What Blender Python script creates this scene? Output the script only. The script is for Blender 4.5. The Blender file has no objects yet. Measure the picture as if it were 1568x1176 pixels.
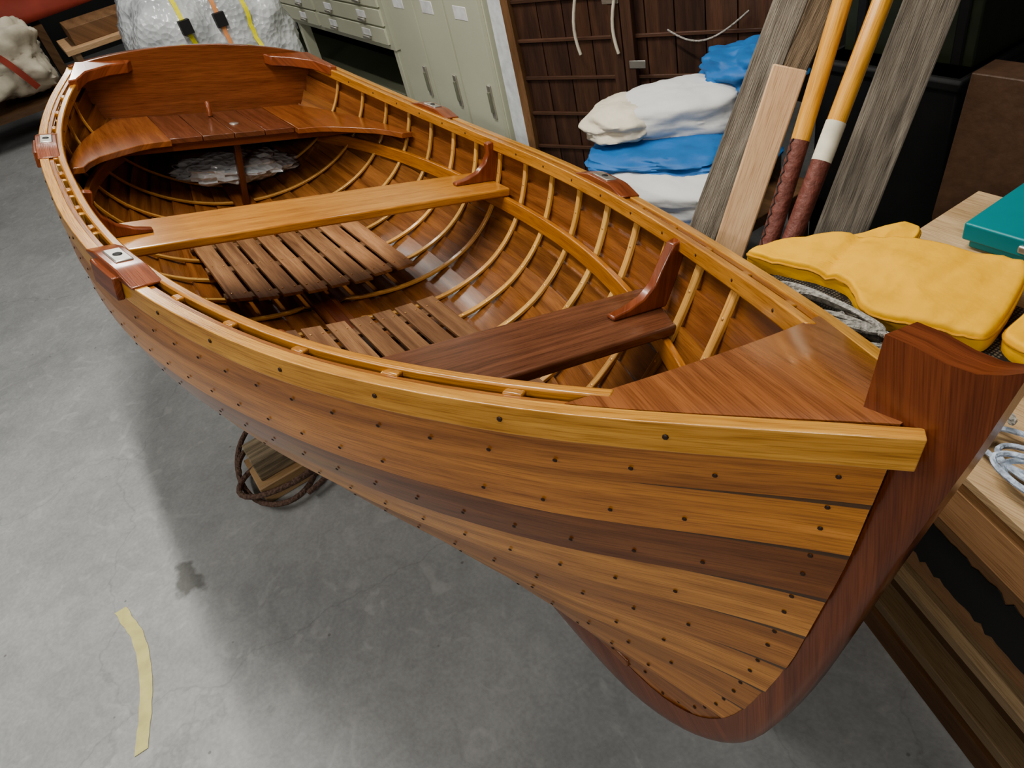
import bpy, math, random
import numpy as np
from mathutils import Vector, Matrix, noise
random.seed(7)
scene=bpy.context.scene
try:
    scene.view_settings.view_transform='AgX'
    scene.view_settings.look='AgX - Medium High Contrast'
except Exception: pass

# ---------------------------------------------------------------- materials
def newmat(name):
    m=bpy.data.materials.new(name); m.use_nodes=True
    nt=m.node_tree; b=nt.nodes['Principled BSDF']
    return m,nt,b
def N(nt,t,**k):
    n=nt.nodes.new(t)
    for a,v in k.items(): setattr(n,a,v)
    return n
def ramp(nt,stops):
    r=N(nt,'ShaderNodeValToRGB'); e=r.color_ramp.elements
    while len(e)<len(stops): e.new(.5)
    for i,(p,c) in enumerate(stops):
        e[i].position=p; e[i].color=(*c,1) if len(c)==3 else c
    return r
def wood(name,c1,c2,rough=.28,coat=.5,su=2.2,sv=38,bump=.06,contrast=.19):
    m,nt,b=newmat(name); L=nt.links
    uv=N(nt,'ShaderNodeUVMap'); 
    mp=N(nt,'ShaderNodeMapping'); mp.inputs['Scale'].default_value=(su,sv,1)
    L.new(uv.outputs[0],mp.inputs[0])
    n1=N(nt,'ShaderNodeTexNoise'); n1.inputs['Scale'].default_value=1; n1.inputs['Detail'].default_value=6; n1.inputs['Distortion'].default_value=.6
    L.new(mp.outputs[0],n1.inputs['Vector'])
    r=ramp(nt,[(.5-contrast,c2),(.5+contrast,c1)]); L.new(n1.outputs['Fac'],r.inputs[0])
    mp2=N(nt,'ShaderNodeMapping'); mp2.inputs['Scale'].default_value=(14,420,1); L.new(uv.outputs[0],mp2.inputs[0])
    n2=N(nt,'ShaderNodeTexNoise'); n2.inputs['Scale'].default_value=1; n2.inputs['Detail'].default_value=3
    L.new(mp2.outputs[0],n2.inputs['Vector'])
    r2=ramp(nt,[(.30,(.60,.53,.46)),(.55,(1.05,1.05,1.05))]); L.new(n2.outputs['Fac'],r2.inputs[0])
    mx=N(nt,'ShaderNodeMix',data_type='RGBA',blend_type='MULTIPLY'); mx.inputs[0].default_value=.8
    L.new(r.outputs[0],mx.inputs[6]); L.new(r2.outputs[0],mx.inputs[7])
    at=N(nt,'ShaderNodeAttribute',attribute_name='tint')
    mx2=N(nt,'ShaderNodeMix',data_type='RGBA',blend_type='MULTIPLY'); mx2.inputs[0].default_value=1
    L.new(mx.outputs[2],mx2.inputs[6]); L.new(at.outputs['Color'],mx2.inputs[7])
    L.new(mx2.outputs[2],b.inputs['Base Color'])
    b.inputs['Roughness'].default_value=rough
    b.inputs['Coat Weight'].default_value=coat; b.inputs['Coat Roughness'].default_value=.14
    bp=N(nt,'ShaderNodeBump'); bp.inputs['Strength'].default_value=bump; bp.inputs['Distance'].default_value=.01
    L.new(n2.outputs['Fac'],bp.inputs['Height']); L.new(bp.outputs[0],b.inputs['Normal'])
    return m
def plain(name,c,rough=.5,metal=0,coat=0,nscale=20,var=.15,bump=0,sub=None):
    m,nt,b=newmat(name); L=nt.links
    tc=N(nt,'ShaderNodeTexCoord')
    n=N(nt,'ShaderNodeTexNoise'); n.inputs['Scale'].default_value=nscale; n.inputs['Detail'].default_value=5
    L.new(tc.outputs['Object'],n.inputs['Vector'])
    r=ramp(nt,[(.3,tuple(x*(1-var) for x in c)),(.7,tuple(min(1,x*(1+var)) for x in c))])
    L.new(n.outputs['Fac'],r.inputs[0]); L.new(r.outputs[0],b.inputs['Base Color'])
    b.inputs['Roughness'].default_value=rough; b.inputs['Metallic'].default_value=metal; b.inputs['Coat Weight'].default_value=coat
    if bump:
        bp=N(nt,'ShaderNodeBump'); bp.inputs['Strength'].default_value=bump; bp.inputs['Distance'].default_value=.02
        L.new(n.outputs['Fac'],bp.inputs['Height']); L.new(bp.outputs[0],b.inputs['Normal'])
    return m
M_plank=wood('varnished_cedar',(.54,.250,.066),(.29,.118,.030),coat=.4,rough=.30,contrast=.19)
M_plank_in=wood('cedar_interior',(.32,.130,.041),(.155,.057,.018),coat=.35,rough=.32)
M_rail=wood('oak_rail',(.65,.345,.082),(.42,.195,.042),su=3,sv=60,coat=.4)
M_rib=wood('steamed_ash',(.74,.44,.145),(.54,.28,.08),coat=.3)
M_mah=wood('mahogany',(.205,.060,.022),(.115,.030,.011),coat=.45,rough=.28,sv=50)
M_deck=wood('mahogany_deck',(.33,.130,.048),(.20,.072,.026),coat=.8,rough=.22,sv=55)
M_thw=wood('honey_thwart',(.60,.285,.066),(.43,.18,.04),coat=.6,rough=.24,sv=30)
M_thw2=wood('mahogany_thwart',(.20,.082,.042),(.105,.040,.021),coat=.5,rough=.27,sv=60)
M_seat=wood('seat_wood',(.38,.155,.052),(.23,.085,.030),coat=.6)
M_slat=wood('slat_wood',(.44,.25,.125),(.21,.105,.05),rough=.55,coat=.1)
M_grey=wood('weathered_timber',(.36,.32,.26),(.13,.112,.088),rough=.85,coat=0,su=4,sv=55,bump=.6,contrast=.2)
M_pine=wood('pine',(.70,.47,.27),(.56,.35,.19),rough=.6,coat=0,sv=22)
M_ply=wood('plywood',(.56,.40,.23),(.40,.27,.14),rough=.6,coat=0,sv=14)
M_plyd=wood('plywood_brown',(.36,.20,.095),(.22,.115,.052),rough=.6,coat=0,sv=18)
M_oldwood=wood('old_dark_planks',(.10,.046,.025),(.035,.016,.010),rough=.6,coat=.1,sv=25)
M_oldbat=wood('old_batten',(.12,.058,.034),(.06,.028,.016),rough=.6,coat=.1)
M_oarw=wood('oar_varnish',(.85,.46,.09),(.72,.34,.055),coat=.6,rough=.3,sv=30)
M_nail=plain('nail_plug',(.045,.02,.01),.5)
M_rivet=plain('copper_rivet',(.70,.42,.18),.35,metal=.6)
M_steel=plain('galvanised_metal',(.55,.53,.48),.35,metal=.8)
M_leather=plain('brown_leather',(.17,.055,.038),.55,nscale=60,bump=.3)
M_white=plain('white_wrap',(.75,.70,.55),.7)
M_olive=plain('olive_paint_metal',(.58,.59,.46),.4,nscale=3,var=.05)
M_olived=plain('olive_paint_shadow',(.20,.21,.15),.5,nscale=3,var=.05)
M_label=plain('paper_label',(.8,.8,.8),.7)
M_black=plain('black_paint',(.012,.012,.012),.6)
M_dkgreen=plain('dark_green_trunk',(.030,.038,.020),.4)
M_vinyl=plain('brown_vinyl',(.085,.046,.026),.45,nscale=40,bump=.1)
M_yel=plain('yellow_nylon',(.82,.44,.03),.75,nscale=30,var=.05,bump=.15)
M_yeld=plain('yellow_piping',(.55,.27,.02),.75)
M_teal=plain('teal_plastic',(.01,.22,.24),.3,nscale=5,var=.08)
M_cwhite=plain('white_canvas',(.66,.66,.64),.8,nscale=7,var=.06,bump=.3)
M_cream=plain('cream_canvas',(.66,.60,.48),.85,nscale=9,var=.12,bump=.4)
M_blue=plain('blue_nylon',(.03,.15,.40),.6,nscale=9,var=.15,bump=.3)
M_red=plain('red_canvas',(.36,.06,.035),.7,nscale=5)
M_rope=plain('grey_rope',(.38,.36,.32),.9,nscale=120,var=.4,bump=.6)
M_ropeb=plain('brown_rope',(.16,.10,.075),.9,nscale=120,var=.4,bump=.6)
M_ropew=plain('white_blue_rope',(.45,.52,.62),.9,nscale=70,var=.5,bump=.6)
M_strap=plain('yellow_strap',(.75,.68,.03),.6,nscale=50)
M_orange=plain('orange_strap',(.7,.3,.12),.6)
M_tape=plain('masking_tape',(.60,.55,.24),.6,nscale=25,var=.12)
M_wall=plain('dark_wall_paint',(.04,.04,.04),.8,nscale=3)
M_wwhite=plain('white_board',(.80,.83,.85),.5)
def bubble():
    m,nt,b=newmat('bubble_wrap'); L=nt.links
    tc=N(nt,'ShaderNodeTexCoord'); v=N(nt,'ShaderNodeTexVoronoi'); v.inputs['Scale'].default_value=38
    n=N(nt,'ShaderNodeTexNoise'); n.inputs['Scale'].default_value=7
    L.new(tc.outputs['Object'],v.inputs['Vector']);L.new(tc.outputs['Object'],n.inputs['Vector'])
    r=ramp(nt,[(.2,(.28,.30,.31)),(.7,(.66,.68,.69))]); L.new(n.outputs['Fac'],r.inputs[0]); L.new(r.outputs[0],b.inputs['Base Color'])
    bp=N(nt,'ShaderNodeBump'); bp.inputs['Strength'].default_value=.5; bp.inputs['Distance'].default_value=.015
    L.new(v.outputs['Distance'],bp.inputs['Height']); L.new(bp.outputs[0],b.inputs['Normal'])
    b.inputs['Roughness'].default_value=.2; return m
M_bubble=bubble()
def netting():
    m,nt,b=newmat('black_netting'); L=nt.links
    tc=N(nt,'ShaderNodeTexCoord'); v=N(nt,'ShaderNodeTexVoronoi'); v.inputs['Scale'].default_value=170; v.inputs['Randomness'].default_value=.1
    L.new(tc.outputs['Object'],v.inputs['Vector'])
    r=ramp(nt,[(.30,(.12,.10,.07)),(.42,(.008,.008,.008))]); L.new(v.outputs['Distance'],r.inputs[0]); L.new(r.outputs[0],b.inputs['Base Color'])
    b.inputs['Roughness'].default_value=.7; return m
M_net=netting()
def concrete():
    m,nt,b=newmat('concrete_floor'); L=nt.links
    tc=N(nt,'ShaderNodeTexCoord')
    def noi(s,d=8,dist=0):
        n=N(nt,'ShaderNodeTexNoise'); n.inputs['Scale'].default_value=s; n.inputs['Detail'].default_value=d; n.inputs['Distortion'].default_value=dist
        L.new(tc.outputs['Object'],n.inputs['Vector']); return n
    def mul(a,bb,f=1):
        mx=N(nt,'ShaderNodeMix',data_type='RGBA',blend_type='MULTIPLY'); mx.inputs[0].default_value=f
        L.new(a,mx.inputs[6]); L.new(bb,mx.inputs[7]); return mx.outputs[2]
    a=noi(1.8); r=ramp(nt,[(.3,(.30,.308,.308)),(.7,(.41,.418,.415))]); L.new(a.outputs['Fac'],r.inputs[0])
    c=noi(90,4); r2=ramp(nt,[(.35,(.91,.91,.91)),(.65,(1.03,1.03,1.03))]); L.new(c.outputs['Fac'],r2.inputs[0])
    o=mul(r.outputs[0],r2.outputs[0])
    g=noi(14,8,1.2); rg=ramp(nt,[(.35,(.90,.90,.90)),(.62,(1.04,1.04,1.04))]); L.new(g.outputs['Fac'],rg.inputs[0]); o=mul(o,rg.outputs[0],.8)
    d=noi(6,10,3.0); r3=ramp(nt,[(.58,(0,0,0)),(.70,(1,1,1))]); L.new(d.outputs['Fac'],r3.inputs[0])
    sc=N(nt,'ShaderNodeMath',operation='MULTIPLY'); sc.inputs[1].default_value=.28; L.new(r3.outputs[0],sc.inputs[0])
    mx3=N(nt,'ShaderNodeMix',data_type='RGBA'); L.new(sc.outputs[0],mx3.inputs[0]); L.new(o,mx3.inputs[6]); mx3.inputs[7].default_value=(.56,.56,.55,1)
    v=N(nt,'ShaderNodeTexVoronoi',feature='DISTANCE_TO_EDGE'); v.inputs['Scale'].default_value=.8
    ad=N(nt,'ShaderNodeMixRGB'); ad.blend_type='ADD'; ad.inputs[0].default_value=.35; L.new(tc.outputs['Object'],ad.inputs[1]); e=noi(3.5,6); L.new(e.outputs['Color'],ad.inputs[2]); L.new(ad.outputs[0],v.inputs['Vector'])
    r4=ramp(nt,[(.0,(.5,.5,.5)),(.004,(1,1,1))]); L.new(v.outputs['Distance'],r4.inputs[0])
    o=mul(mx3.outputs[2],r4.outputs[0],.3)
    w=N(nt,'ShaderNodeTexVoronoi'); w.inputs['Scale'].default_value=9; L.new(tc.outputs['Object'],w.inputs['Vector'])
    r5=ramp(nt,[(.03,(.35,.33,.3)),(.05,(1,1,1))]); L.new(w.outputs['Distance'],r5.inputs[0])
    o=mul(o,r5.outputs[0],.6)
    mp=N(nt,'ShaderNodeMapping'); mp.vector_type='POINT'; mp.inputs['Scale'].default_value=(7,11,9)
    mp.inputs['Location'].default_value=(-1.49*7,.93*11,0)
    ad2=N(nt,'ShaderNodeMixRGB'); ad2.blend_type='ADD'; ad2.inputs[0].default_value=1; L.new(tc.outputs['Object'],mp.inputs[0]); L.new(mp.outputs[0],ad2.inputs[1])
    e2=noi(9,4); sb=N(nt,'ShaderNodeVectorMath',operation='MULTIPLY_ADD'); L.new(e2.outputs['Color'],sb.inputs[0]); sb.inputs[1].default_value=(1.6,1.6,0); sb.inputs[2].default_value=(-.8,-.8,0); L.new(sb.outputs[0],ad2.inputs[2])
    ln=N(nt,'ShaderNodeVectorMath',operation='LENGTH'); L.new(ad2.outputs[0],ln.inputs[0])
    r6=ramp(nt,[(.40,(.5,.49,.47)),(.55,(1,1,1))]); L.new(ln.outputs['Value'],r6.inputs[0]); o=mul(o,r6.outputs[0],.9)
    L.new(o,b.inputs['Base Color'])
    b.inputs['Roughness'].default_value=.42
    bp=N(nt,'ShaderNodeBump'); bp.inputs['Strength'].default_value=.08; bp.inputs['Distance'].default_value=.01; L.new(c.outputs['Fac'],bp.inputs['Height']); L.new(bp.outputs[0],b.inputs['Normal'])
    return m
M_floor=concrete()

# ---------------------------------------------------------------- mesh builder
class MB:
    def __init__(s): s.V=[];s.F=[];s.UV=[];s.T=[];s.MI=[];s.mats=[]
    def add(s,verts,faces,uv,mat,tint=(1,1,1)):
        if mat not in s.mats: s.mats.append(mat)
        mi=s.mats.index(mat); o=len(s.V)
        s.V+= [tuple(v) for v in verts]; s.UV+=[tuple(u) for u in uv]
        if np.isscalar(tint): tint=(tint,)*3
        s.T+=[tuple(tint)]*len(verts)
        for f in faces: s.F.append([o+i for i in f]); s.MI.append(mi)
    def grid(s,P,mat,tint=1,uv=None,flip=False,closeu=False):
        P=np.asarray(P); n,m,_=P.shape
        F=[]
        for i in range(n-1+(1 if closeu else 0)):
            for j in range(m-1):
                a=i*m+j;b=((i+1)%n)*m+j
                f=[a,b,b+1,a+1]; F.append(f[::-1] if flip else f)
        if uv is None:
            du=np.concatenate([[0],np.cumsum(np.linalg.norm(np.diff(P[:,m//2],axis=0),axis=1))]); dv=np.concatenate([[0],np.cumsum(np.linalg.norm(np.diff(P[n//2],axis=0),axis=1))])
            o=random.random()*20
            uv=[(du[i]+o,dv[j]+o*1.3) for i in range(n) for j in range(m)]
        s.add(P.reshape(-1,3),F,uv,mat,tint)
    def sweep(s,path,side,up,w0,w1,h0,h1,mat,tint=1):
        path=np.asarray(path,float); n=len(path)
        side=np.broadcast_to(np.asarray(side,float),path.shape); up=np.broadcast_to(np.asarray(up,float),path.shape)
        W0=np.broadcast_to(w0,(n,))[:,None];W1=np.broadcast_to(w1,(n,))[:,None];H0=np.broadcast_to(h0,(n,))[:,None];H1=np.broadcast_to(h1,(n,))[:,None]
        c=[path+side*W0+up*H0,path+side*W1+up*H0,path+side*W1+up*H1,path+side*W0+up*H1]
        V=np.stack(c,1).reshape(-1,3)
        d=np.concatenate([[0],np.cumsum(np.linalg.norm(np.diff(path,axis=0),axis=1))]); o=random.random()*20
        wd=abs(float(np.ravel(w1)[0])-float(np.ravel(w0)[0])); hd=abs(float(np.ravel(h1)[0])-float(np.ravel(h0)[0]))
        uv=[]
        for i in range(n):
            uv+=[(d[i]+o,o),(d[i]+o,o+wd),(d[i]+o,o+wd+hd),(d[i]+o,o+hd)]
        F=[]
        for i in range(n-1):
            a=4*i;b=a+4
            for k in range(4):
                k2=(k+1)%4; F.append([a+k,a+k2,b+k2,b+k])
        F.append([3,2,1,0]); e=4*(n-1); F.append([e,e+1,e+2,e+3])
        s.add(V,F,uv,mat,tint)
    def box(s,lo,hi,mat,tint=1,axis=None,M=None):
        lo=np.array(lo,float);hi=np.array(hi,float)
        if axis is None: axis=int(np.argmax(hi-lo))
        o1,o2=[a for a in range(3) if a!=axis]
        pts=[];uv=[];o=random.random()*20
        for x in (0,1):
            for y in (0,1):
                for z in (0,1):
                    p=[(lo,hi)[x][0],(lo,hi)[y][1],(lo,hi)[z][2]]; uv.append((p[axis]+o,p[o1]+p[o2]+o)); 
                    if M is not None: p=M@Vector(p)
                    pts.append(tuple(p))
        s.add(pts,[[0,1,3,2],[4,6,7,5],[0,4,5,1],[2,3,7,6],[0,2,6,4],[1,5,7,3]],uv,mat,tint)
    def prism(s,poly,mat,f,t0,t1,tint=1,uax=0):
        n=len(poly); V=[f(a,b,t0) for a,b in poly]+[f(a,b,t1) for a,b in poly]
        o=random.random()*20
        uv=[(p[uax]+o,p[1-uax]+o) for p in poly]+[(p[uax]+o,p[1-uax]+o+abs(t1-t0)) for p in poly]
        F=[list(range(n))[::-1],[n+i for i in range(n)]]+[[i,(i+1)%n,n+(i+1)%n,n+i] for i in range(n)]
        s.add(V,F,uv,mat,tint)
    def sphere(s,c,r,mat,tint=1,nu=10,nv=6,fn=None,M=None):
        V=[];uv=[];F=[]
        for j in range(nv+1):
            for i in range(nu):
                th=math.pi*j/nv; ph=2*math.pi*i/nu
                d=Vector((math.sin(th)*math.cos(ph),math.sin(th)*math.sin(ph),math.cos(th)))
                k=fn(d) if fn else 1
                p=Vector((d.x*r[0]*k,d.y*r[1]*k,d.z*r[2]*k))
                if M is not None: p=M@p
                V.append((c[0]+p.x,c[1]+p.y,c[2]+p.z)); uv.append((i/nu,j/nv))
        for j in range(nv):
            for i in range(nu):
                a=j*nu+i;b=j*nu+(i+1)%nu
                F.append([a,a+nu,b+nu,b])
        s.add(V,F,uv,mat,tint)
    def tube(s,path,r,mat,tint=1,k=8,cap=True):
        path=[Vector(p) for p in path]; n=len(path); rs=[r]*n if np.isscalar(r) else r
        V=[];uv=[];F=[];prev=None;d=0
        for i,p in enumerate(path):
            t=(path[min(i+1,n-1)]-path[max(i-1,0)]).normalized()
            if prev is None: a=t.orthogonal().normalized()
            else:
                a=(prev-t*prev.dot(t)).normalized()
            prev=a; b=t.cross(a)
            if i: d+=(p-path[i-1]).length
            for j in range(k):
                th=2*math.pi*j/k; q=p+(a*math.cos(th)+b*math.sin(th))*rs[i]; V.append(tuple(q)); uv.append((d,abs(j-k/2)/k*2*math.pi*rs[i]))
        for i in range(n-1):
            for j in range(k):
                a=i*k+j;b=i*k+(j+1)%k; F.append([a,b,b+k,a+k])
        if cap: F.append(list(range(k))[::-1]); F.append([(n-1)*k+j for j in range(k)])
        s.add(V,F,uv,mat,tint)
    def build(s,name,parent=None,bevel=0,smooth=35,seg=2):
        me=bpy.data.meshes.new(name); me.from_pydata(s.V,[],s.F); 
        for m in s.mats: me.materials.append(m)
        me.polygons.foreach_set('material_index',s.MI)
        uvl=me.uv_layers.new(name='UVMap'); li=np.empty(len(me.loops),int); me.loops.foreach_get('vertex_index',li)
        uvl.data.foreach_set('uv',np.array(s.UV)[li].ravel())
        at=me.color_attributes.new('tint','FLOAT_COLOR','POINT')
        t=np.ones((len(s.V),4)); t[:,:3]=np.array(s.T); at.data.foreach_set('color',t.ravel())
        me.validate(); me.update()
        import bmesh
        bm=bmesh.new(); bm.from_mesh(me); bmesh.ops.recalc_face_normals(bm,faces=bm.faces); bm.to_mesh(me); bm.free()
        me.polygons.foreach_set('use_smooth',[True]*len(me.polygons))
        me.set_sharp_from_angle(angle=math.radians(smooth))
        ob=bpy.data.objects.new(name,me); scene.collection.objects.link(ob)
        if parent: ob.parent=parent
        if bevel:
            b=ob.modifiers.new('bevel','BEVEL'); b.width=bevel; b.segments=seg; b.limit_method='ANGLE'; b.angle_limit=math.radians(40); b.harden_normals=False
        return ob
def empty(name,loc=(0,0,0)):
    e=bpy.data.objects.new(name,None); e.location=loc; scene.collection.objects.link(e); e.empty_display_size=.1; return e
def rt(a=.12): return 1+random.uniform(-a,a)
def rtint(a=.12,h=.05):
    k=rt(a); return (k*rt(h),k,k*rt(h))

def hermite(xs,ys):
    xs=np.array(xs,float);ys=np.array(ys,float); m=np.gradient(ys,xs)
    def f(x):
        x=np.clip(x,xs[0],xs[-1]); i=np.clip(np.searchsorted(xs,x)-1,0,len(xs)-2)
        h=xs[i+1]-xs[i]; t=(x-xs[i])/h
        return (2*t**3-3*t*t+1)*ys[i]+(t**3-2*t*t+t)*h*m[i]+(-2*t**3+3*t*t)*ys[i+1]+(t**3-t*t)*h*m[i+1]
    return f
# ---------------------------------------------------------------- BOAT
XS=np.linspace(0,3.0,11); XS[-1]=3.03
fb=hermite(XS,[0.466,0.561,0.619,0.645,0.648,0.64,0.608,0.541,0.434,0.275,0.040])
fh=hermite(XS,[-0.004,-0.054,-0.085,-0.1,-0.104,-0.102,-0.098,-0.089,-0.067,-0.021,0.053])
SK=[0,.2,.4,.6,.75,.88,1]
zk=hermite(SK,[-.43,-.535,-.58,-.605,-.63,-.648,-.625])
f1=hermite(SK,[.98,1.02,1.04,1.02,.93,.78,.5])
p1=hermite(SK,[.55,.62,.66,.62,.52,.43,.37])
f2=hermite(SK,[.45,.62,.70,.62,.44,.26,.1])
l2=hermite(SK,[.06,.0,-.01,.0,.01,.05,.13])
ZR=(.035,-.21,-.485,-.625)
rabx=lambda z: np.interp(z,[-.625,-.585,-.53,-.46,-.33,-.15,.05],[2.80,2.872,2.915,2.943,2.974,2.996,3.005])
Y0=.020
def bez(a,b,c,d,t): return (1-t)**3*a+3*(1-t)**2*t*b+3*(1-t)*t*t*c+t**3*d
def base(s,t):
    X=s*rabx(bez(*ZR,t))
    xs=s*2.998
    bp=(fb(xs+.01)-fb(xs-.01))/.02
    bS=max(Y0,float(fb(xs)-.022*math.sqrt(1+bp*bp))); hS=float(fh(xs))-.008
    K=float(zk(s)); D=hS-K
    g=bez(1,float(f1(s)),float(f2(s)),0,t)
    y=Y0+(bS-Y0)*g
    z=bez(hS,hS-D*float(p1(s)),K+float(l2(s)),K,t)
    return np.array([X,y,z])
def hull(s,t,off=0,side=1):
    s=min(max(s,0),1); t=min(max(t,0),1); p=base(s,t)
    if off:
        e=.004; sq=min(s,.985)
        a=base(min(sq+e,1),t)-base(max(sq-e,0),t); b=base(sq,min(t+e,1))-base(sq,max(t-e,0))
        n=np.cross(a,b); 
        if n[1]<0: n=-n
        n/=np.linalg.norm(n)+1e-12
        p=p+off*n
    return np.array([p[0],p[1]*side,p[2]])
TH=.013
def s_of(x,t): return x/float(rabx(bez(*ZR,t)))
def yin(x,z):
    pv=None
    for t in np.linspace(0,1,81):
        p=hull(min(1,s_of(x,t)),t,-TH)
        if pv is not None and (pv[2]-z)*(p[2]-z)<=0 and pv[2]!=p[2]:
            k=(pv[2]-z)/(pv[2]-p[2]); return pv[1]+(p[1]-pv[1])*k
        pv=p
    return 0.05
boat=empty('rowing_boat',(0,0,.994)); boat.rotation_euler=(-math.asin(.28),0,0)
NS=10; TB=np.linspace(0,1,NS+1)
tints=[(.95,.86,.80),(1.14,1.06,.95),(.45,.36,.42),(1.15,1.18,1.25),(.86,.82,.88),(1.12,1.14,1.2),(.80,.76,.80),(1.0,.97,1.0),(.66,.58,.62),(.75,.66,.7)]
SS=np.concatenate([np.linspace(0,.9,46),np.linspace(.91,1,14)])
for side,nm in ((-1,'starboard'),(1,'port')):
    mo=MB(); mi=MB()
    for i in range(NS):
        t0=TB[i]; t1=TB[i+1]; te=min(1,t1+.014)
        rows_o=[];rows_i=[];seam=[]
        for s in SS:
            o=[];n_=[]
            fade=1 if s<.90 else 1-(s-.90)/.10*.75
            for k in np.linspace(0,1,4):
                t=t0+(te-t0)*k; 
                o.append(hull(s,t,TH*k*fade+.001,side)); n_.append(hull(s,t,-TH+TH*k*fade,side))
            rows_o.append(o);rows_i.append(n_)
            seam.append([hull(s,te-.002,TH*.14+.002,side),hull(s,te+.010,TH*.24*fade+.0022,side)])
        ro=np.array(rows_o);ri=np.array(rows_i)
        tt=tints[i]
        mo.grid(ro,M_plank,tt)
        mo.grid(np.stack([ro[:,-1],ri[:,-1]],1),M_plank,tuple(.15*x for x in tt))  # lower lap edge tinted dark to strengthen the lap's shadow
        if i<NS-1: mo.grid(np.array(seam),M_plank,.22)  # dark strip below the lap: occlusion shade and seam dirt painted in
        it=rtint(.18)
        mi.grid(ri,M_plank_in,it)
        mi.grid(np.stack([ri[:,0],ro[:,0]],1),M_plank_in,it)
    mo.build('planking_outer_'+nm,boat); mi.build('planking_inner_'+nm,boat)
nl=MB(); rv=MB()
def dot(mb,p,n,r,mat):
    n=Vector(n).normalized(); q=n.to_track_quat('Z','Y').to_matrix()
    mb.sphere(p,(r,r,r*.3),mat,nu=7,nv=4,M=q)
for side in (-1,1):
    for i in range(1,NS+1):
        t=TB[i]-.014
        for s in np.arange(.03+.008*(i%2),.965,.0255):
            if random.random()<.10: continue
            fade=1 if s<.90 else 1-(s-.90)/.10*.75
            p=hull(s,t,TH*.93*fade+.001,side); n=hull(s,t,.03,side)-hull(s,t,0,side); dot(nl,p,n,.0032,M_nail)
    for i in range(NS):
        for k in (.3,.7):
            t=TB[i]+k/NS
            p=hull(.989,t,TH*.3*k+.002,side); n=hull(.98,t,.03,side)-hull(.98,t,0,side); dot(nl,p,n,.0032,M_nail)
nl.build('nail_plugs',boat)
rb=MB(); RX=[.19+.152*i for i in range(16)]
for x in RX:
    for side in (-1,1):
        path=[];nn=[]
        for t in np.linspace(0,1,26):
            s=x/2.97
            path.append(hull(s,t,-TH,side)); 
            n=hull(s,t,-.03,side)-hull(s,t,0,side); nn.append(n/np.linalg.norm(n))
        rb.sweep(np.array(path),(1,0,0),np.array(nn),-.008,.008,0,.010,M_rib,rtint(.15))
        for i in range(1,NS):
            p=hull(x/2.97,TB[i]+.01,-TH-.010,side); n=hull(x/2.97,TB[i],-.03,side)-hull(x/2.97,TB[i],0,side); dot(rv,p,n,.004,M_rivet)
rb.build('ribs',boat,bevel=.002); rv.build('rivets',boat)
def sheer(x0,x1,n=50):
    xs=np.linspace(x0,x1,n); P=np.stack([xs,fb(xs),fh(xs)],1)
    d=np.gradient(P,axis=0); d/=np.linalg.norm(d,axis=1)[:,None]
    nrm=np.stack([-d[:,1],d[:,0],0*d[:,0]],1); nrm/=np.linalg.norm(nrm,axis=1)[:,None]
    return P,nrm
rl=MB(); iw=MB()
for side in (-1,1):
    S=np.array([1,side,1])
    P,n=sheer(-.02,3.03,56); rl.sweep(P*S,n*S,(0,0,1),-.022,0,-.038,0,M_rail,(1,1,1))
    P,n=sheer(.02,2.78); iw.sweep(P*S,n*S,(0,0,1),-.062,-.044,-.032,.003,M_rail,(.86,.78,.7))
    P,n=sheer(0,2.95); rl.sweep(P*S,n*S,(0,0,1),-.033,-.0215,-.03,-.003,M_plank,(.7,.6,.5))
    for x in np.arange(.12,2.98,.16):
        P,n=sheer(x-.005,x+.005,3); p=P[1]*S+n[1]*S*.0006+np.array([0,0,-.018]); dot(rl,p,n[1]*S,.0045,M_nail)
        if x<2.7:
            p=P[1]*S-n[1]*S*.0625+np.array([0,0,-.014]); dot(rl,p,-n[1]*S,.004,M_nail)
            P,n=sheer(x-.012,x+.012,3); iw.sweep(P*S,n*S,(0,0,1),-.045,-.031,-.03,.0,M_rail,(.7,.6,.5))
rl.build('outwale',boat,bevel=.004,seg=3); iw.build('inwale',boat,bevel=.003)
I_=[(2.30,-.625),(2.55,-.635),(2.70,-.638),(2.80,-.625),(2.872,-.585),(2.915,-.53),(2.943,-.46),(2.974,-.33),(2.988,-.22),(2.996,-.15),(3.001,-.05),(3.003,.034),(2.957,.037),(2.954,.126)]
O_=[(2.30,-.712),(2.55,-.724),(2.69,-.722),(2.79,-.692),(2.872,-.645),(2.928,-.59),(2.966,-.52),(2.998,-.39),(3.014,-.28),(3.026,-.19),(3.045,-.06),(3.060,.03),(3.061,.035),(3.074,.140)]
def resub(L_,k=3):
    o=[]
    for i in range(len(L_)-1):
        for q in range(k):
            o.append((L_[i][0]+(L_[i+1][0]-L_[i][0])*q/k,L_[i][1]+(L_[i+1][1]-L_[i][1])*q/k))
    o.append(L_[-1]); return np.array(o)
def smo(a,fix=9):
    b=a.copy()
    for _ in range(3):
        c=b.copy(); c[1:-1]=(b[:-2]+2*b[1:-1]+b[2:])/4; c[-fix:]=b[-fix:]; b=c
    return b
Ia=smo(resub(I_)); Oa=smo(resub(O_),3)
ks=[0,.25,.5,.72,.88,1.0]; hy=[.027,.027,.026,.0235,.019,.012]
st=MB(); rows=[]; n=len(Ia)
for i in range(n):
    r=[]
    for k,y in zip(ks,hy):
        x=Ia[i,0]+(Oa[i,0]-Ia[i,0])*k; z=Ia[i,1]+(Oa[i,1]-Ia[i,1])*k
        if i==n-1: z+=-.010*math.sin(math.pi*k)+.004*math.sin(2*math.pi*k)
        r.append((x,y,z))
    rows.append([(x,-y,z) for x,y,z in r]+[(x,y,z) for x,y,z in r[::-1]])
R_=np.array(rows); R_=np.concatenate([R_,R_[:,:1]],1)
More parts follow.
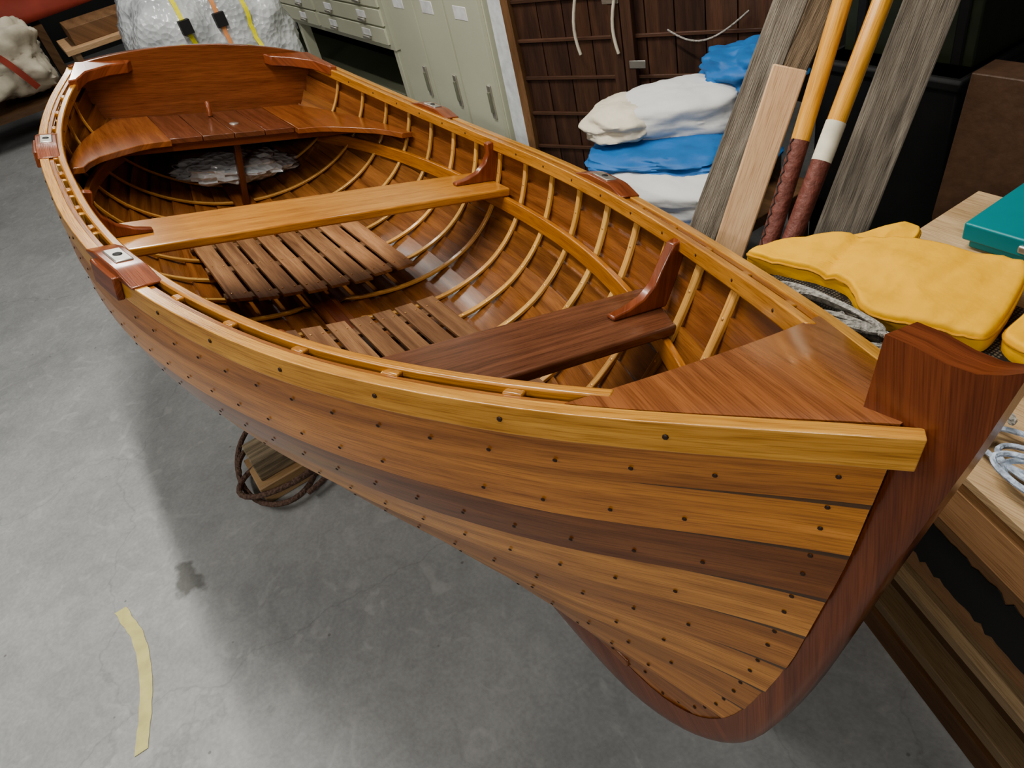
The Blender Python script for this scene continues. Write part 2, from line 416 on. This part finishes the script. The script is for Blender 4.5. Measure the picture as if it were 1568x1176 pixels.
uvv=[]
for i in range(n):
    for j in range(R_.shape[1]):
        x,y,z=R_[i,j]; uvv.append((z*.96-x*.3 if i>15 else z*.5-x*.86, 3+ (x*.96+z*.3 if i>15 else x*.5+z*.86)+y))
st.grid(R_,M_mah,1,uv=uvv)
top=np.stack([R_[-1,:6],R_[-1,6:12][::-1]],1); st.grid(top,M_mah,1.25)
st.build('stem',boat,bevel=.004,seg=3)
kl=MB()
kl.prism([(.0,-.42),(.0,-.60),(.4,-.622),(1.3,-.66),(2.31,-.712),(2.31,-.60),(1.2,-.55),(.5,-.50)],M_mah,lambda a,b,t:(a,t,b),-.02,.02)
xs=np.linspace(.03,2.72,30); kz=np.array([float(zk(x/2.85)) for x in xs])
kl.sweep(np.stack([xs,0*xs,kz],1),(0,1,0),(0,0,1),-.04,.04,.012,.03,M_plank_in,(.9,.8,.8))
kl.build('keel_and_hog',boat,bevel=.003)
tr=MB()
tl=np.linspace(0,1,24); prof=[(float(hull(0,t,-.001)[1]),float(hull(0,t)[2])) for t in tl]
w=prof[0][0]+.02
ys=np.linspace(-1,1,25); topl=[(y*w,.002+.056*(1-abs(y)**2.2)) for y in ys]
poly=topl+[(y,z) for y,z in prof]+[(-y,z) for y,z in prof[::-1][1:]]
tr.prism(poly,M_deck,lambda a,b,t:(t,a,b),-.03,.003,tint=(.75,.64,.64))
tr.build('transom',boat,bevel=.003)
qk=MB()
for side in (-1,1):
    b0=float(fb(.01))-.03
    pl=[(0.003,b0),(.20,float(fb(.20))-.045),(.19,float(fb(.19))-.07),(.11,float(fb(.11))-.085),(.055,b0-.10),(.035,b0-.17),(.003,b0-.19)]
    qk.prism(pl,M_mah,lambda a,b,t:(a,b*side,t-.05*a/.3),-.022,.016,tint=(1.5,1.5,1.5))
qk.build('quarter_knees',boat,bevel=.004)
bd=MB(); n=26; rows=[]
for i in range(n):
    k=i/(n-1); row=[]
    for j in range(17):
        v=-1+2*j/16
        x0=2.728+.035*(1-v*v); x=x0+(2.998-x0)*k
        w=max(.012,float(fb(x))-.027-.006*k); y=v*w
        row.append((x,y,float(fh(x))+.003+.016*(1-v*v)*min(1,w/.15)))
    rows.append(row)
R_=np.array(rows); R2=R_.copy(); R2[:,:,2]-=.022
bd.grid(R_,M_deck,1); bd.grid(R2,M_deck,.8)
bd.grid(np.stack([R_[0],R2[0]],1),M_deck,.8); bd.grid(np.stack([R_[:,0],R2[:,0]],1),M_deck); bd.grid(np.stack([R_[:,-1],R2[:,-1]],1),M_deck)
for i in range(len(bd.V)): bd.UV[i]=(bd.V[i][0]-.25*bd.V[i][1],bd.V[i][1]+.25*bd.V[i][0]+bd.V[i][2])
bd.build('breasthook',boat)
th=MB(); ZT=-.234
def thwart(x0,x1,mat,tint=1):
    za=ZT-.026
    ya0=yin(x0,ZT)-.012;ya1=yin(x1,ZT)-.012
    th.prism([(x0,-ya0),(x1,-ya1),(x1,ya1),(x0,ya0)],mat,lambda a,b,t:(a,b,t),za,ZT,tint=tint,uax=1)
thwart(1.14,1.355,M_thw); thwart(2.155,2.338,M_thw2)
th.build('thwarts',boat,bevel=.006,seg=3)
rs=MB()
for side in (-1,1):
    xs=np.linspace(.2,2.6,40); P=[(x,(yin(x,-.285)-.010)*side,-.285) for x in xs]
    rs.sweep(P,(0,-side,0),(0,0,1),-.004,.014,-.022,.024,M_rail,(.76,.60,.50))
rs.build('thwart_risers',boat,bevel=.003)
kn=MB()
def knee(xc,side,mat,tint=1):
    zs=np.linspace(float(fh(xc))-.004,ZT,6)
    back=[(yin(xc,z)-.011,z) for z in zs[1:]]
    y0=float(fb(xc))-.064; 
    back=[(y0,zs[0])]+[(min(y,y0+.02),z) for y,z in back]
    yb=back[-1][0]
    front=[(yb-.15,ZT),(yb-.15,ZT+.010),(yb-.11,ZT+.017),(yb-.07,ZT+.033),(yb-.042,ZT+.06),(yb-.03,ZT+.09),(y0-.022,zs[0]-.005)]
    kn.prism(back+front,mat,lambda a,b,t:(t,a*side,b),xc-.012,xc+.012,tint=tint,uax=1)
for xc in (1.25,2.25):
    for side in (-1,1): knee(xc,side,M_mah,(1.35,1.3,1.3))
kn.build('thwart_knees',boat,bevel=.004)
rp=MB()
for xc in (.80,1.835):
    for side in (-1,1):
        S=np.array([1,side,1]); P,n=sheer(xc-.125,xc+.125,13)
        k=np.linspace(-1,1,13); h=np.where(np.abs(k)<.45,.018,.018-.015*((np.abs(k)-.45)/.55))
        rp.sweep(P*S,n*S,(0,0,1),-.050,.004,-.002,h,M_mah,(1.4,1.4,1.4))
        rp.sweep(P[3:10]*S,n[3:10]*S,(0,0,1),.0,.013,-.040,.004,M_mah,(1.4,1.4,1.4))
        P,n=sheer(xc-.045,xc+.03,5)
        rp.sweep(P*S,n*S,(0,0,1),-.040,-.008,.016,.021,M_steel)
        c=P[2]*S-n[2]*S*.024; rp.tube([c+np.array([0,0,.018]),c+np.array([0,0,.023])],.009,M_black,k=12)
rp.build('rowlock_pads',boat,bevel=.003)
ss=MB(); ZS=-.19
nb=4; ye=np.linspace(-.235,.215,nb+1)
for i in range(nb):
    ss.box((.005,ye[i]+.001,ZS-.022),(.415,ye[i+1]-.001,ZS-.003),M_thw2,tint=(1.0*rt(.15),.9,.85))
for side in (-1,1):
    yi=.236 if side<0 else .216
    xs=[.005,.1,.2,.3,.4,.5,.6,.69]
    outb=[(x,yin(x,ZS)-.012) for x in xs]
    inn=[(.69,yin(.69,ZS)-.055),(.64,yin(.69,ZS)-.075),(.58,yin(.6,ZS)-.10),(.52,.40),(.48,.345),(.46,.30),(.455,yi),(.005,yi)]
    ss.prism(outb+inn,M_seat,lambda a,b,t:(a,b*side,t),ZS-.02,ZS,tint=(.88,.75,.7) if side>0 else (.98,.88,.84))
ss.box((.38,-.5,ZS-.05),(.405,.5,ZS-.022),M_mah)
ss.box((.36,-.012,-.5),(.385,.012,ZS-.022),M_mah,.5)
ss.tube([(.1,-.02,ZS),(.1,-.02,ZS+.03),(.085,-.02,ZS+.05)],.010,M_mah,tint=1.4)
ss.tube([(.26,.03,ZS-.004),(.26,.03,ZS+.0)],.018,M_steel,k=16)
ss.build('stern_sheets',boat,bevel=.003)
fl=MB()
def panel(x0,x1,y0,y1,n,z0,dark,skip=()):
    w=(y1-y0)/n
    for i in range(n):
        if i in skip: continue
        ya=y0+i*w+.007; yb=y0+(i+1)*w-.007; yc=(ya+yb)/2
        z=z0+.25*yc*yc; sl=.5*yc
        k=rt(.28)*dark
        xs=np.linspace(x0,x1+random.uniform(-.01,.01),4); P=np.array([(x,yc,z) for x in xs])
        nrm=np.array([0,-sl,1]);nrm/=np.linalg.norm(nrm); sd=np.array([0,1,sl]);sd/=np.linalg.norm(sd)
        fl.sweep(P,sd,nrm,-(yb-ya)/2,(yb-ya)/2,-.010,0,M_slat,(k,k*.95,k*.9))
        for xx in (x0+.05,(x0+x1)/2,x1-.05):
            for yy in (ya+.012,yb-.012): dot(fl,(xx,yy,z+sl*(yy-yc)+.001),(0,0,1),.004,M_rivet)
    for xx in (x0+.06,(x0+x1)/2,x1-.06):
        ys=np.linspace(y0,y1,9); P=[(xx,y,z0+.25*y*y-.010) for y in ys]
        fl.sweep(P,(1,0,0),(0,0,1),-.02,.02,-.012,0,M_slat,.6)
panel(.66,1.235,-.29,.31,8,-.495,1.1)
panel(1.46,2.12,-.24,.26,7,-.505,.72)
fl.build('floorboards',boat,bevel=.002)
pb=MB()
def lump(sd,amp=.25,fr=2.2):
    return lambda d: 1+amp*(abs(noise.noise(Vector((d.x*fr+sd,d.y*fr,d.z*fr))))*2-.5)+.08*noise.noise(Vector((d.x*7+sd,d.y*7,d.z*7)))
pb.sphere((.20,.02,-.37),(.15,.25,.05),M_bubble,nu=40,nv=20,fn=lump(3))
pb.build('plastic_bag',boat)

# ---------------------------------------------------------------- ROOM
def simple_plane(name,pts,mat):
    mb=MB(); mb.add(pts,[[0,1,2,3]],[(p[0],p[1]+p[2]) for p in pts],mat); return mb.build(name)
simple_plane('floor',[(-8,-5,0),(7,-5,0),(7,2.6,0),(-8,2.6,0)],M_floor)
simple_plane('wall_back',[(-8,-5,0),(-8,2.6,0),(-8,2.6,3.2),(-8,-5,3.2)],M_wall)
simple_plane('wall_right',[(-8,2.6,0),(7,2.6,0),(7,2.6,3.2),(-8,2.6,3.2)],M_wall)
cr=MB()
cr.box((1.20,-.62,.0),(1.38,.10,.07),M_ply,(.8,.75,.7)); cr.box((1.23,-.60,.07),(1.35,.08,.15),M_grey,(1.3,1.2,1))
cr.box((1.25,-.24,.15),(1.33,-.10,.345),M_plyd,.6); cr.box((.32,-.24,.07),(.42,-.10,.37),M_plyd,.6)
cr.box((.28,-.45,.0),(.46,.1,.07),M_ply,.8)
cr.box((.46,-.20,.0),(1.20,-.12,.05),M_plyd,.6)
def loop(c,r1,r2,h,turns,mb,mat,rad,seed,rx=0):
    path=[]
    n=int(36*turns)
    for i in range(n):
        a=2*math.pi*i/36; k=1+.18*math.sin(a*.37+seed)+.06*math.sin(a*2.3+seed)
        path.append((c[0]+r1*k*math.cos(a),c[1]+r2*k*math.sin(a),c[2]+h*(.5+.5*math.sin(a*.31+seed*2))+rx*math.cos(a)))
    mb.tube(path,rad,mat,k=7)
loop((1.27,-.52,.03),.20,.14,.15,1.8,cr,M_ropeb,.010,1.3)
loop((1.33,-.50,.02),.13,.20,.05,1.1,cr,M_ropeb,.010,2.9)
cr.build('boat_cradle',bevel=.004)
tp=MB()
hy_=hermite([0,.3,.65,1],[-1.116,-1.088,-1.10,-1.145])
P=[(1.45+.49*k, float(hy_(k))+.004*noise.noise(Vector((k*14,0,0))), .0012) for k in np.linspace(0,1,40)]
tp.sweep(P,(0,1,0),(0,0,1),-.017,.017,0,.001,M_tape); tp.build('masking_tape')

lk=MB()
X0,X1=-.8,.2; YF=1.19
lk.box((X0,YF,0),(X1,YF+.5,1.9),M_olive)
for i in range(3):
    a=X0+(X1-X0)*i/3;b=X0+(X1-X0)*(i+1)/3
    lk.box((a+.010,YF-.022,.06),(b-.010,YF,1.86),M_olive,1)
    for hz in (.34,1.1):
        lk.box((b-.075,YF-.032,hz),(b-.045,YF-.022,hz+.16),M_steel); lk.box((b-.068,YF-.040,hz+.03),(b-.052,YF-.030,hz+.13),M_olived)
    lk.box((a+.09,YF-.024,.78),(a+.21,YF-.020,.84),M_label)
lk.build('metal_locker',bevel=.006)
fc=MB(); 
fc.box((-4.2,YF-.03,.54),(-.84,YF+.6,1.5),M_olive)
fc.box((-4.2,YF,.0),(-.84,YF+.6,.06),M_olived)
for x in (-4.2,-2.55,-.9): fc.box((x,YF-.02,.0),(x+.05,YF+.05,.54),M_olive)
fc.box((-4.2,YF+.45,.0),(-.84,YF+.6,.54),M_black)
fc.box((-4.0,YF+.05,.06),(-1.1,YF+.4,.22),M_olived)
for k in range(3):
    for j in range(9):
        a=-4.15+1.1*k; z=.57+.1*j
        fc.box((a,YF-.045,z),(a+1.06,YF-.03,z+.088),M_olive)
        for q in (.25,.75):
            fc.box((a+1.06*q-.06,YF-.049,z+.03),(a+1.06*q+.06,YF-.045,z+.07),M_label); fc.box((a+1.06*q-.045,YF-.062,z+.015),(a+1.06*q+.045,YF-.047,z+.028),M_steel)
fc.build('flat_file_cabinet',bevel=.004)
wb=MB(); wb.box((.225,1.20,0),(.375,1.23,1.6),M_wwhite); wb.build('white_board_panel',bevel=.004)
ob=MB(); A=Vector((.44,1.19,0)); B=Vector((1.42,1.62,0)); ax=(B-A).normalized(); Lp=(B-A).length; nx=Vector((ax.y,-ax.x,0))
def opt(a,d,z): 
    p=A+ax*a+nx*d; return (p.x,p.y,z)
nst=9
for i in range(nst):
    a0=Lp*i/nst;a1=Lp*(i+1)/nst
    ob.prism([(a0+.002,.02),(a1-.002,.02),(a1-.002,1.45),(a0+.002,1.45)],M_oldwood,lambda a,b,t:opt(a,t,b),-.02,0,tint=rt(.4),uax=1)
for j in range(9):
    z=.10+.155*j
    ob.prism([(0,z),(Lp,z+.01),(Lp,z+.024),(0,z+.014)],M_oldbat,lambda a,b,t:opt(a,t,b),0,.012,tint=rt(.3))
for a in (.46,.51): ob.prism([(a,.02),(a+.045,.02),(a+.045,1.45),(a,1.45)],M_oldbat,lambda a,b,t:opt(a,t,b),0,.035,tint=1.0,uax=1)
for a,z in ((.44,.42),(.53,.62),(.44,.86)): ob.prism([(a,z),(a+.07,z),(a+.07,z+.03),(a,z+.03)],M_steel,lambda a,b,t:opt(a,t,b),.035,.039,tint=1.0,uax=1)
ob.prism([(-.03,.0),(.005,.0),(.01,.5),(0,1.0),(-.02,1.48),(-.055,1.48),(-.035,1.0),(-.03,.5)],M_plyd,lambda a,b,t:opt(a,t,b),-.03,.03,tint=.8,uax=1)
ob.prism([(Lp,.0),(Lp+.04,.0),(Lp+.04,1.48),(Lp,1.48)],M_oldbat,lambda a,b,t:opt(a,t,b),-.03,.04,uax=1)
for sx in (.33,.50):
    ob.tube([opt(sx+.02*math.sin(k*6),.048,1.1-.42*k) for k in np.linspace(0,1,14)],.007,M_cream,k=6)
ob.tube([opt(.7+.3*k,.04+.02*math.sin(k*4),.76-.06*math.sin(k*3.1)+.05*k) for k in np.linspace(0,1,20)],.004,M_rope,k=6)
ob.build('old_boat_planking',bevel=.003)
sp=MB()
def cloth(mb,c,r,mat,seed,amp=.35,fr=1.8,rot=0,rg=.10,sqp=True):
    def fn(d):
        q=Vector((d.x*fr+seed,d.y*fr,d.z*fr*1.5)); 
        w=noise.noise(q); rdg=1-abs(noise.noise(q*2.3))*2
        sq=1/max(.6,(abs(d.x)**4+abs(d.y)**4+abs(d.z)**4)**.25)
        return sq*(1+amp*w+rg*rdg+.02*noise.noise(q*7))*.92
    mb.sphere(c,r,mat,nu=80,nv=44,fn=fn,M=Matrix.Rotation(rot,3,'Z'))
cloth(sp,(1.46,1.15,.635),(.20,.15,.080),M_cwhite,2.2,rot=.9,amp=.12,rg=.03)
cloth(sp,(1.35,.99,.645),(.12,.14,.055),M_cream,25.1,rot=.4,rg=.05,fr=1.5,amp=.2)
cloth(sp,(1.56,1.36,.71),(.15,.13,.07),M_blue,8.5,rg=.06)
cloth(sp,(1.52,.99,.565),(.24,.15,.035),M_blue,9.3,rot=.5,rg=.05,amp=.2)
cloth(sp,(1.64,.92,.49),(.23,.16,.075),M_cwhite,12.7,rot=.5,amp=.14,rg=.03)
cloth(sp,(1.76,.88,.42),(.13,.12,.04),M_blue,15.2,rot=.3,rg=.05)
cloth(sp,(1.48,1.10,.45),(.26,.24,.07),M_blue,19.2,rot=.2,rg=.05)
sp.build('folded_sails',smooth=60)
lt=MB(); lt.box((1.15,.78,.32),(1.82,1.40,.36),M_plyd,.6); 
for x in (1.17,1.75):
    for y in (.80,1.34): lt.box((x,y,0),(x+.05,y+.05,.32),M_plyd,.5)
lt.build('low_table',bevel=.003)
def beam(name,p0,p1,w,d,mat,face=(0,-1,0),tint=1,ext0=True,bev=.004):
    p0=Vector(p0);p1=Vector(p1); dr=(p1-p0).normalized()
    if ext0: p0=p0+dr*((0.01-p0.z)/dr.z)
    f=Vector((3.27,-.52,1.6))-(p0+p1)/2; f=(f-dr*f.dot(dr)).normalized(); s=dr.cross(f)
    mb=MB(); n=8; P=[tuple(p0+(p1-p0)*k) for k in np.linspace(0,1,n)]
    mb.sweep(P,tuple(s),tuple(f),-w/2,w/2,-d,0,mat,tint); return mb.build(name,bevel=bev)
def up(p0,p1,L_):
    p0=Vector(p0);p1=Vector(p1); return p1+(p1-p0).normalized()*L_
b1=((2.017,.693,.60),(2.02,.988,1.06)); beam('weathered_post',b1[0],up(*b1,.5),.078,.06,M_grey)
b2=((1.917,1.01,.71),(1.954,1.19,.995)); beam('weathered_post.001',b2[0],up(*b2,.5),.085,.03,M_grey,tint=(1.2,1,.8))
b3=((2.30,.863,.605),(2.25,1.176,1.02)); beam('weathered_post.002',b3[0],up(*b3,.5),.115,.045,M_grey)
b4=((2.138,.660,.607),(2.124,.869,.962)); beam('pine_timber',b4[0],b4[1],.078,.05,M_pine)
def oar(name,p0,p1,fl_,white):
    p0=Vector(p0);p1=Vector(p1);dr=(p1-p0).normalized(); a=p0+dr*((.02-p0.z)/dr.z); top=p1+dr*.6
    mb=MB(); m=p0+(p1-p0)*fl_
    seg=lambda u,v,n=6:[tuple(u+(v-u)*k) for k in np.linspace(0,1,n)]
    mb.tube(seg(a,m),.021,M_leather,k=16)
    if white:
        w=m+dr*.085; mb.tube(seg(m,w),.0215,M_white,k=16); m=w
    mb.tube(seg(m,top),.0205,M_oarw,k=16)
    f=Vector((3.27,-.52,1.6))-m; f=(f-dr*f.dot(dr)).normalized(); sd=dr.cross(f)
    if not white:
        q=f*.6-sd*.75; q.normalize()
        path=[]
        for i in range(60):
            p=a+(m-a)*(.3+.7*i/59)+q*.0215+ (dr.cross(q))*(.004*(1 if i%2 else -1)); path.append(tuple(p))
        mb.tube(path,.0018,M_black,k=4)
    mb.sphere(tuple(a+dr*.02),(.03,.03,.02),M_leather)
    return mb.build(name,smooth=50)
oar('oar',(2.258,.661,.662),(2.19,.946,1.084),.43,False); oar('oar.001',(2.319,.663,.69),(2.27,.967,1.084),.33,True)
tk=MB(); tk.box((1.75,1.45,0),(2.20,2.2,.735),M_black); tk.box((1.74,1.44,.70),(2.21,2.2,.735),M_black); tk.build('black_cabinet',bevel=.01)
tg=MB(); tg.box((1.78,1.53,.737),(2.18,2.1,1.25),M_dkgreen)
for x in (1.82,2.12): tg.box((x,1.522,.74),(x+.03,1.53,1.25),M_black)
tg.box((1.78,1.52,.98),(2.185,1.535,1.0),M_black); tg.build('green_trunk',bevel=.012)
bk=MB()
bk.prism([(2.50,.0),(3.2,.0),(3.12,.87),(2.36,.87),(2.42,.6)],M_vinyl,lambda a,b,t:(a,1.03+t+max(0,b-.6)*.6,b),0,.09)
bk.prism([(2.44,.56),(3.1,.56),(3.1,.60),(2.43,.60)],M_black,lambda a,b,t:(a,1.03+t,b),-.006,0)
bk.build('vinyl_backrest',smooth=60,bevel=.025,seg=5)
wk=MB()
def top_(z0,z1,mat,inset=0,tint=1):
    pl=[(2.55,.37+inset),(3.5,.05+inset),(3.9,.93),(2.56,.93)]
    wk.prism(pl,mat,lambda a,b,t:(a,b,t),z0,z1,tint=tint)
top_(.735,.75,M_ply)
ev=(Vector((3.5,.05,0))-Vector((2.55,.37,0))); el=ev.length; ev.normalize(); en=Vector((ev.y,-ev.x,0))
def face(a0,a1,z0,z1,d0,d1,mat,tint=1):
    o=Vector((2.55,.37,0)); 
    wk.prism([(a0,z0),(a1,z0),(a1,z1),(a0,z1)],mat,lambda a,b,t:tuple(o+ev*a+en*t+Vector((0,0,b))),d0,d1,tint=tint)
face(.0,el,.62,.70,-.05,-.01,M_pine,(.72,.62,.52))
face(.0,el,.42,.60,-.06,-.03,M_plyd,.9)
rag=[(el*i/90,.462+.014*noise.noise(Vector((i*.9,0,0)))) for i in range(91)]+[(el*i/90,.565+.018*noise.noise(Vector((i*.8,5,0)))) for i in range(90,-1,-1)]
o_=Vector((2.55,.37,0)); wk.prism(rag,M_black,lambda a,b,t:tuple(o_+ev*a+en*t+Vector((0,0,b))),-.0298,-.028)
face(.0,el,.36,.385,-.13,-.02,M_ply,.6); face(.0,el,.20,.34,-.12,-.09,M_plyd,.4)
face(-.05,el,.16,.19,-.16,-.05,M_ply,.5); face(-.05,el,.0,.07,-.2,-.08,M_plyd,(.6,.55,.5))
for a in (0.02,el-.06): face(a,a+.06,0,.735,-.12,-.06,M_plyd,.6)
face(.0,el,0,.70,-.45,-.42,M_black)
wk.tube([tuple(Vector((2.55,.37,.66))+ev*.62+en*-.0105),tuple(Vector((2.55,.37,.66))+ev*.62+en*-.0085)],.012,M_label,k=14)
wk.build('workbench',bevel=.003)
def catmull(pts,k=6):
    n=len(pts);o=[]
    for i in range(n):
        p=[np.array(pts[(i+j-1)%n],float) for j in range(4)]
        for q in range(k):
            t=q/k; o.append(.5*((2*p[1])+(-p[0]+p[2])*t+(2*p[0]-5*p[1]+4*p[2]-p[3])*t*t+(-p[0]+3*p[1]-3*p[2]+p[3])*t**3))
    return o
def puffy(mb,pts,z0,H,mat,seed=0,c=None,pipe=None,seams=()):
    o=catmull(pts); n=len(o); c=np.mean(o,axis=0) if c is None else np.array(c); R=[]
    for k,(s,h) in enumerate([(.99,0),(1,.12),(1.003,.4),(1.0,.7),(.992,.88),(.975,.97),(.94,1.0)]+[(q,1.0) for q in np.linspace(.9,.0,18)]):
        row=[]
        for p in o:
            x=c[0]+(p[0]-c[0])*s; y=c[1]+(p[1]-c[1])*s; z=z0+H*h
            if h>.6:
                z+=.009*noise.noise(Vector((x*12,y*12,seed)))+.0035*(1-2*abs(noise.noise(Vector((x*34,y*16,seed)))))
                for (ax_,ay,bx_,by) in seams:
                    L2=(bx_-ax_)**2+(by-ay)**2; t=max(0,min(1,((x-ax_)*(bx_-ax_)+(y-ay)*(by-ay))/L2)); dd=math.hypot(x-ax_-t*(bx_-ax_),y-ay-t*(by-ay))
                    z-=.010*math.exp(-(dd/.010)**2)
            row.append((x,y,z))
        R.append(row)
    R=np.array(R); R=np.concatenate([R,R[:,:1]],1); mb.grid(R.transpose(1,0,2),mat)
    if pipe: 
        r=R[3]; mb.tube([tuple(q) for q in r],.0028,pipe,k=6)
lj=MB()
puffy(lj,[(2.405,.425),(2.47,.437),(2.55,.455),(2.60,.460),(2.635,.437),(2.67,.410),(2.72,.413),(2.79,.435),(2.835,.449),(2.850,.465),(2.84,.53),(2.815,.62),(2.80,.655),(2.785,.665),(2.74,.660),(2.67,.642),(2.59,.617),(2.51,.585),(2.44,.52),(2.41,.46)],.763,.040,M_yel,1,c=(2.65,.53),pipe=M_yeld,seams=((2.56,.46,2.53,.60),))
puffy(lj,[(2.50,.57),(2.52,.62),(2.56,.685),(2.585,.69),(2.60,.66),(2.60,.60),(2.55,.57)],.755,.035,M_yel,2,pipe=M_yeld)
puffy(lj,[(2.865,.48),(2.855,.56),(2.84,.64),(2.86,.66),(2.95,.68),(3.1,.68),(3.12,.5),(2.95,.465)],.760,.036,M_yel,3,pipe=M_yeld)
puffy(lj,[(2.42,.40),(2.5,.40),(2.6,.36),(2.68,.345),(2.8,.36),(2.9,.40),(2.98,.45),(3.1,.47),(3.1,.6),(2.85,.6),(2.6,.6),(2.45,.5)],.752,.010,M_net,4)
lj.box((2.86,.405,.765),(2.91,.43,.768),M_label)
lj.build('life_jacket',smooth=60)
rc=MB()
for k in range(10):
    loop((2.58+.034*k,.385-.010*k,.770+.008*(k%3)),.06+.02*(k%3),.024+.008*(k%2),.02,1.7,rc,M_rope,.0052,k*1.7)
rc.build('rope_coil')
r2=MB()
for k in range(4): loop((3.0+.03*k,.30-.015*k,.757+.006*k),.05+.012*k,.030,.012,1.3,r2,M_ropew,.0042,k*2.1+.4)
r2.build('rope_coil.001')
tb=MB()
tb.box((2.66,.73,.752),(3.15,.90,.775),M_teal); tb.box((2.65,.72,.770),(3.16,.91,.805),M_teal)
tb.box((2.75,.714,.78),(2.9,.722,.795),M_steel); tb.build('teal_plastic_box',bevel=.014,seg=4)
bw=MB()
def bf(d):
    q=Vector((d.x*3,d.y*3,d.z*3)); sq=1/max(.65,(abs(d.x)**4+abs(d.y)**4+abs(d.z)**4)**.25)
    return sq*.95*(1+.10*noise.noise(q)+.05*(1-2*abs(noise.noise(q*2.5))))
BC=(-1.08,.27,.80)
bw.sphere(BC,(.40,.40,.42),M_bubble,nu=80,nv=50,fn=bf)
def strap(y,mat,w=.02,sl=0):
    path=[]
    for a in np.linspace(-.2,1.9,30):
        d=Vector((math.sin(a),y+sl*a,math.cos(a))).normalized(); q=bf(d)*1.02
        path.append((BC[0]+d.x*.4*q,BC[1]+d.y*.4*q,BC[2]+d.z*.42*q))
    bw.sweep(path,(0,1,0),(.7,0,.7),-w/2,w/2,0,.006,mat)
    return path
for y,mat in ((-.30,M_strap),(.02,M_orange),(.30,M_strap)):
    pth=strap(y,mat,sl=.12*y)
    if y<.2:
        p=pth[18]; bw.box((p[0]-.01,p[1]-.025,p[2]-.03),(p[0]+.03,p[1]+.025,p[2]+.03),M_black)
bw.build('bubble_wrapped_bundle',smooth=70)
bs=MB(); bs.box((-1.5,-.2,.28),(-.7,.7,.34),M_ply)
for x in (-1.48,-.78):
    for y in (-.18,.62): bs.box((x,y,0),(x+.06,y+.06,.28),M_ply)
bs.build('wooden_stand',bevel=.004)
cb=MB(); cloth(cb,(-4.9,-.75,.61),(.33,.32,.28),M_cream,33,amp=.3,rg=.06)
cb.sweep([(-4.57+.03*math.sin(k*9),-.98+.35*k,.84-.45*k*k) for k in np.linspace(0,1,12)],(0,.8,.3),(1,0,0),-.03,.03,0,.03,M_red)
cb.build('canvas_bundle',smooth=60)
wb2=MB(); wb2.box((-5.3,-1.3,.22),(-4.5,-.3,.27),M_plyd,.5)
for x in (-5.28,-4.56):
    for y in (-1.28,-.38): wb2.box((x,y,0),(x+.06,y+.06,.22),M_plyd,.5)
wb2.build('low_bench')
pal=MB()
pal.box((-4.95,-.30,.58),(-4.15,.5,.62),M_pine,.9); pal.box((-4.90,-.20,.62),(-4.3,.4,.75),M_plyd,.8)
for x in (-4.9,-4.25):
    for y in (-.25,.40): pal.box((x,y,0),(x+.05,y+.05,.58),M_pine,.5)
pal.build('wooden_rack',bevel=.003)
cn=MB(); rows=[]
for i in range(24):
    k=i/23*2-1; w=.42*(1-abs(k)**2.5)+.01; rows.append([( -6.0+w*math.cos(a)*.9, -1.2+1.9*k*.9, .74+w*.9*math.sin(a)*.9) for a in np.linspace(0,math.pi,14)])
cn.grid(np.array(rows),M_red); cn.build('red_canoe',smooth=60).modifiers.new('t','SOLIDIFY').thickness=.02
cs=MB()
for y in (-2.1,-.4): cs.box((-6.4,y,0),(-5.6,y+.08,.70),M_plyd,.6)
cs.build('canoe_trestle')

# ---------------------------------------------------------------- LIGHTS
def area(name,loc,rot,sx,sy,e,col=(1,.965,.90)):
    l=bpy.data.lights.new(name,'AREA'); l.shape='RECTANGLE'; l.size=sx; l.size_y=sy; l.energy=e; l.color=col
    o=bpy.data.objects.new(name,l); o.location=loc; o.rotation_euler=rot; scene.collection.objects.link(o); return o
def aim(o,t): o.rotation_euler=(Vector(t)-o.location).to_track_quat('-Z','Y').to_euler()
area('ceiling_tube_light',(1.4,-.12,3.1),(0,0,0),2.4,.10,76)
area('ceiling_tube_light.001',(1.0,-2.4,3.0),(0,0,0),2.4,.12,44)
area('ceiling_tube_light.002',(-3.6,.4,3.1),(0,0,0),2.4,.12,45)
o=area('ceiling_tube_light.003',(4.3,-1.7,2.5),(0,0,0),.6,.5,27); aim(o,(2.6,0,.8))
area('ceiling_tube_light.004',(1.8,1.72,3.1),(0,0,0),1.2,.10,12)
w=bpy.data.worlds.new('World'); scene.world=w; w.use_nodes=True
w.node_tree.nodes['Background'].inputs[0].default_value=(.95,.97,1,1); w.node_tree.nodes['Background'].inputs[1].default_value=.09

# ---------------------------------------------------------------- CAMERA
cd=bpy.data.cameras.new('Camera'); cam=bpy.data.objects.new('Camera',cd); scene.collection.objects.link(cam)
r_=Vector((.5458,.8123,-.2056)).normalized(); fw=Vector((-.7061,.3137,-.6348)).normalized(); 
dn=fw.cross(r_); dn.normalize(); r_=dn.cross(fw)
m=Matrix(((r_.x,-dn.x,-fw.x,3.269),(r_.y,-dn.y,-fw.y,-.522),(r_.z,-dn.z,-fw.z,1.6),(0,0,0,1)))
cam.matrix_world=m
cd.sensor_width=36; cd.lens=25.37; cd.clip_start=.02
scene.camera=cam
